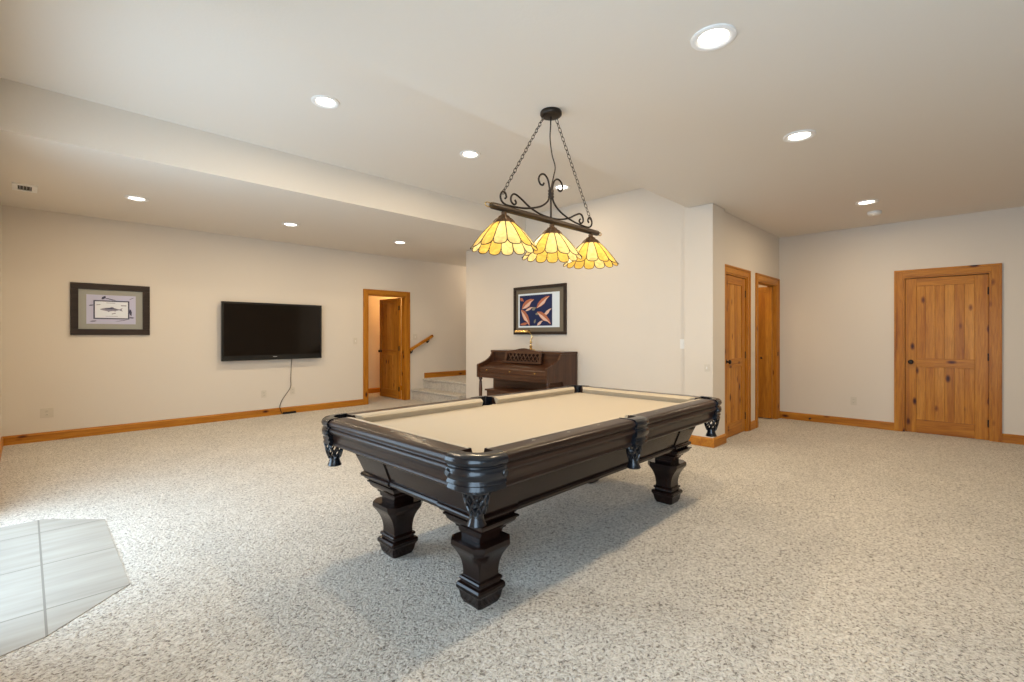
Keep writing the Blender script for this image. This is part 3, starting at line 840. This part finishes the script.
tag(mb.build('door_stop', M['knob'], loc=(XR-.018, 1.77, .045), smooth=30), 'dark door stop on the right wall baseboard', 'door stop')

# handrail on left wall
t = thing('handrail', (5.27, YL, 1.0), 'short sloping pine handrail on the wall above the stairs', 'handrail')
mb = MB(); p0, p1 = Vector((-.02, -.075, -.02)), Vector((.52, -.075, .26)); d = (p1-p0).normalized(); up = Vector((-d.z, 0, d.x)); rows = []
for p in (p0, p1):
    rows.append([p+Vector((0, a, 0))+up*b for a, b in ((-.018, -.03), (.018, -.03), (.022, -.01), (.022, .012), (.014, .024), (-.014, .024), (-.022, .012), (-.022, -.01))])
mb.grid(rows, closev=True, caps=True); mb.build('rail', M['pine_x'], t, smooth=30)
for u in (.12, .85):
    p = p0+(p1-p0)*u
    mb = MB(); mb.tube(spline([(p.x, -.002, p.z-.085), (p.x, -.05, p.z-.080), (p.x, -.074, p.z-.028)], 5), .008, 8); mb.lathe([(.026, -.006), (.026, 0)], 14, (p.x, 0, p.z-.085), axis='y')
    mb.build('bracket', M['knob'], t, smooth=40)

# ------------------------------------------------------------------ framed print above the piano
t = thing('framed_print', (XP, 4.797, 1.651), 'dark framed print of four salmon coloured shapes on navy above the piano', 'picture')
T2 = lambda a, d, z: (-d, -a, z)     # a runs to the viewer's right
mb = MB(); frame_rect(mb, T2, -.528, .528, -.374, .374, .045, 0, .03, 0, .006); mb.build('frame', M['frame_wood'], t)
m_m2 = mat('olive_mat_board', (.16, .135, .10), .8, spec=.1)[0]; m_navy = mat('navy_print', (.022, .030, .085), .6, spec=.1)[0]
m_sal = mat('salmon_ink', (.42, .15, .085), .7, spec=.1)[0]; m_pale = mat('pale_peach_ink', (.68, .47, .38), .7, spec=.1)[0]; m_oli = mat('olive_ink', (.20, .20, .17), .7, spec=.1)[0]; m_blue = mat('pale_blue_paper', (.66, .74, .80), .8, spec=.1)[0]
mb = MB(); panel(mb, T2, -.49, .49, -.34, .34, .002, .010); mb.build('mat_board', m_m2, t)
mb = MB(); panel(mb, T2, -.435, .40, -.265, .262, .010, .0115, 0); panel(mb, T2, -.405, .26, -.24, .235, .0115, .0125, 1)
WING = [(-1, -.05), (-.6, .3), (0, .42), (.6, .28), (1, .0), (.5, -.05), (.1, -.3), (-.4, -.28)]
WING2 = [(-.95, -.1), (-.4, -.22), (.1, -.24), (.55, -.02), (.95, .03), (.4, .1), (-.3, .06)]
for x, z, sx, sz, r in ((-.23, .10, .15, .16, .45), (.08, .12, .16, .13, .55), (-.28, -.11, .16, .15, -1.0), (.10, -.12, .17, .14, -.65)):
    shape(mb, T2, WING, x, z, sx, sz, r, .0125, .0132, 2); shape(mb, T2, WING2, x, z, sx, sz, r, .0132, .0138, 3)
for x, z, sx, sz, r in ((-.36, .17, .05, .07, -.6), (-.30, -.21, .10, .06, .1), (.17, -.04, .10, .07, .6), (.02, -.20, .07, .06, .5), (-.2, .02, .09, .05, .3)):
    shape(mb, T2, WING, x, z, sx, sz, r, .0125, .0130, 3 if x > -.25 else 2)
for x, z, sx, sz, r in ((-.10, .02, .05, .07, .3), (-.08, -.17, .04, .05, 1), (-.03, -.06, .05, .05, 0)):
    shape(mb, T2, WING, x, z, sx, sz, r, .0125, .0129, 4)
mb.build('print', [m_blue, m_navy, m_sal, m_pale, m_oli], t)

# ------------------------------------------------------------------ piano
PO = Vector((5.15, 4.77, 0)); y0, y1 = 4.07, 5.47
pia = thing('piano', PO, 'brown walnut spinet piano with closed lid against the cream wall', 'piano')
def P(mb, name, m, parent=pia, smooth=False, off=PO):
    bmesh.ops.translate(mb.bm, verts=mb.bm.verts, vec=-off)
    return mb.build(name, m, parent, smooth=smooth)
xb = 5.475
mb = MB(); mb.box(5.155, xb, y0+.03, y1-.03, .05, 1.005, 0); mb.box(5.145, xb, y0+.03, y1-.03, 0, .09, 0, .004)
mb.box(5.149, 5.156, y0+.10, y1-.10, .14, .56, 0, .003)
P(mb, 'case', M['piano_y'])
mb = MB(); mb.box(5.115, xb+.003, y0-.008, y1+.008, 1.005, 1.035, 0, .006); P(mb, 'lid', M['piano_y'])
prof = [(xb, .0), (5.165, .0), (5.165, .60), (5.14, .628), (4.825, .628), (4.818, .64), (4.818, .815), (4.83, .832), (4.90, .850), (4.985, .880), (5.05, .912), (5.09, .945), (5.115, .985), (5.12, 1.004), (xb, 1.004)]
for ya, yb in ((y0, y0+.034), (y1-.034, y1)):
    mb = MB(); mb.prism(prof, lambda a, b, d: (a, d, b), ya, yb); P(mb, 'side_panel', M['piano_z'])
mb = MB(); mb.box(4.835, 5.16, y0+.034, y1-.034, .63, .675, 0, .004); mb.box(4.828, 4.86, y0+.034, y1-.034, .672, .708, 0, .005)
P(mb, 'keybed', M['piano_y'])
mb = MB()
fp = [(4.842, .712), (4.838, .775), (4.846, .787), (4.86, .79), (5.0, .815), (5.06, .845), (5.16, .862), (5.16, .79), (5.0, .77), (4.87, .712)]
mb.prism(fp, lambda a, b, d: (a, d, b), y0+.036, y1-.036)
fb = P(mb, 'fallboard', M['piano_y'], smooth=30)
for yy in (4.30, 4.78, 5.26):
    mb = MB(); mb.lathe([(0, -.018), (.010, -.016), (.012, -.010), (.006, -.004), (.008, 0)], 12, (4.84, yy, .745), axis='x'); P(mb, 'fallboard_knob', M['brass'], fb, True)
# music desk
def arch(y): u = (y-4.85)/.35; return 1.018+.052*max(0, math.cos(u*PI/2))**.9 + .006*math.cos(u*PI*2)
ys = [4.50+.70*k/20 for k in range(21)]
def md(y, z, d): return (5.075+(z-.865)*.22+d, y-.075, z)
mb = MB()
mb.prism([(4.48, .868), (4.52, .868), (4.545, 1.025), (4.49, 1.04)], lambda a, b, d: md(a, b, d), 0, .018)
mb.prism([(5.18, .868), (5.22, .868), (5.21, 1.04), (5.155, 1.025)], lambda a, b, d: md(a, b, d), 0, .018)
mb.prism([(4.46, .86), (5.24, .86), (5.24, .885), (4.46, .885)], lambda a, b, d: md(a, b, d), -.02, .02)
mb.prism([(y, arch(y)) for y in ys]+[(y, .998) for y in ys[::-1]], lambda a, b, d: md(a, b, d), -.004, .020)
dk = P(mb, 'music_desk', M['piano_y'])
mb = MB()
for k in range(9):
    ya = 4.53+k*.075
    for s in (1, -1):
        a = ya; b = ya+.09*s
        if not (4.5 < b < 5.2): continue
        pa, pb = md(a, .882, .008), md(b, 1.0, .008)
        mb.tube([pa, pb], .007, 6)
P(mb, 'fretwork', M['piano_z'], dk)
mb = MB(); mb.prism([(4.52, .885), (5.18, .885), (5.17, 1.0), (4.53, 1.0)], lambda a, b, d: md(a, b, d), .014, .017); P(mb, 'backing_panel', M['piano_dark'], dk)
for yy in (y0+.03, y1-.03):
    mb = MB(); mb.lathe([(.026, .628), (.028, .60), (.016, .585), (.022, .56), (.027, .45), (.024, .30), (.018, .16), (.024, .145), (.018, .13), (.022, .10), (.018, .02), (.016, 0)], 16, (4.87, yy, 0)); P(mb, 'leg', M['piano_z'], smooth=35)
    mb = MB(); mb.box(4.9, 5.16, yy-.018, yy+.018, .02, .07, 0, .004); P(mb, 'toe_block', M['piano_y'])
for k in (-1, 0, 1):
    mb = MB(); mb.box(5.02, 5.15, 4.77+k*.1-.02, 4.77+k*.1+.02, .05, .062, 0, .005); P(mb, 'pedal', M['brass'])
# bench
BO = Vector((4.85, 4.775, 0))
t = thing('piano_bench', BO, 'brown wooden bench tucked under the piano keyboard', 'bench')
mb = MB(); mb.box(4.69, 5.03, 4.40, 5.15, .462, .488, 0, .006); P(mb, 'seat', M['piano_y'], t, off=BO)
mb = MB(); mb.box(4.71, 5.01, 4.425, 5.125, .375, .462, 0, .003); P(mb, 'apron', M['piano_y'], t, off=BO)
for xx in (4.735, 4.985):
    for yy in (4.45, 5.10):
        mb = MB(); mb.lathe([(.022, .375), (.022, .33), (.014, .32), (.020, .29), (.021, .2), (.014, .06), (.017, .04), (.013, 0)], 14, (xx, yy, 0)); P(mb, 'leg', M['piano_z'], t, smooth=35, off=BO)
# piano lamp
LO = Vector((5.33, 4.82, 1.0365))
t = thing('piano_lamp', LO, 'small brass piano lamp with a horizontal shade standing on the piano', 'lamp')
mb = MB(); mb.lathe([(.0, 0), (.066, 0), (.066, .010), (.05, .018), (.024, .026), (.014, .04), (0, .042)], 24); mb.build('base', M['brass'], t, smooth=40)
mb = MB(); mb.lathe([(.010, .035), (.020, .05), (.024, .065), (.012, .08), (.009, .10), (.018, .115), (.020, .128), (.010, .142), (.007, .17), (.0, .172)], 16); mb.build('stem', M['brass'], t, smooth=50)
mb = MB()
mb.tube(spline([(0, 0, .165), (0, -.012, .20), (0, -.008, .24), (0, .03, .27), (0, .06, .283)], 6), .0055, 8)
mb.tube(spline([(0, 0, .165), (0, -.03, .185), (0, -.045, .215), (0, -.03, .23)], 6), .004, 8)
mb.build('arm', M['brass'], t, smooth=True)
mb = MB(); rows = []
for yy in (.045, .31):
    r = .034
    rows.append([(r*math.cos(math.radians(a)), yy, .283+r*.9*math.sin(math.radians(a))) for a in range(-20, 201, 20)]+[((r-.003)*math.cos(math.radians(a)), yy, .283+(r-.003)*.9*math.sin(math.radians(a))) for a in range(200, -21, -20)])
mb.grid(rows, closev=True, caps=True); mb.build('lamp_shade', M['brass'], t, smooth=35)

# ------------------------------------------------------------------ lights, world, camera
w = bpy.data.worlds.new('World'); bpy.context.scene.world = w; w.use_nodes = True
bg = w.node_tree.nodes['Background']; bg.inputs[0].default_value = (.60, .80, 1.0, 1); bg.inputs[1].default_value = 7.0
for i, (a, c, z0, z1) in enumerate(WIN):
    L = bpy.data.lights.new('window_portal', 'AREA'); L.shape = 'RECTANGLE'; L.size = c-a; L.size_y = z1-z0
    L.cycles.is_portal = True
    o = bpy.data.objects.new('window_portal', L); C.objects.link(o)
    o.location = (XW-.17, (a+c)/2, (z0+z1)/2); o.rotation_euler = (PI/2, 0, -PI/2)
for nm, loc, e, col in (('hall_lamp', (6.0, 8.9, 2.2), 26, (1, .52, .17)), ('stair_lamp', (7.0, 7.3, 2.6), 10, (1, .82, .6)), ('closet_lamp', (7.3, 2.8, 2.4), 8, (1, .75, .45))):
    L = bpy.data.lights.new(nm, 'POINT'); L.energy = e; L.color = col; L.shadow_soft_size = .08
    o = bpy.data.objects.new(nm, L); C.objects.link(o); o.location = loc

cam = bpy.data.cameras.new('Camera'); co = bpy.data.objects.new('Camera', cam); C.objects.link(co)
F_PX = 477.0
cam.sensor_width = 36; cam.lens = F_PX*36/1024; cam.shift_y = -6/1024; cam.clip_start = .02
ang = math.atan2(979-512, F_PX)
co.location = (0, 0, 1.27); co.rotation_euler = (PI/2, 0, ang-PI/2)
sc = bpy.context.scene; sc.camera = co
sc.view_settings.view_transform = 'Standard'; sc.view_settings.look = 'None'
sc.view_settings.exposure = .12; sc.view_settings.gamma = 1; sc.view_settings.use_curve_mapping = False
sc.cycles.max_bounces = 10; sc.cycles.diffuse_bounces = 6; sc.cycles.sample_clamp_indirect = 6
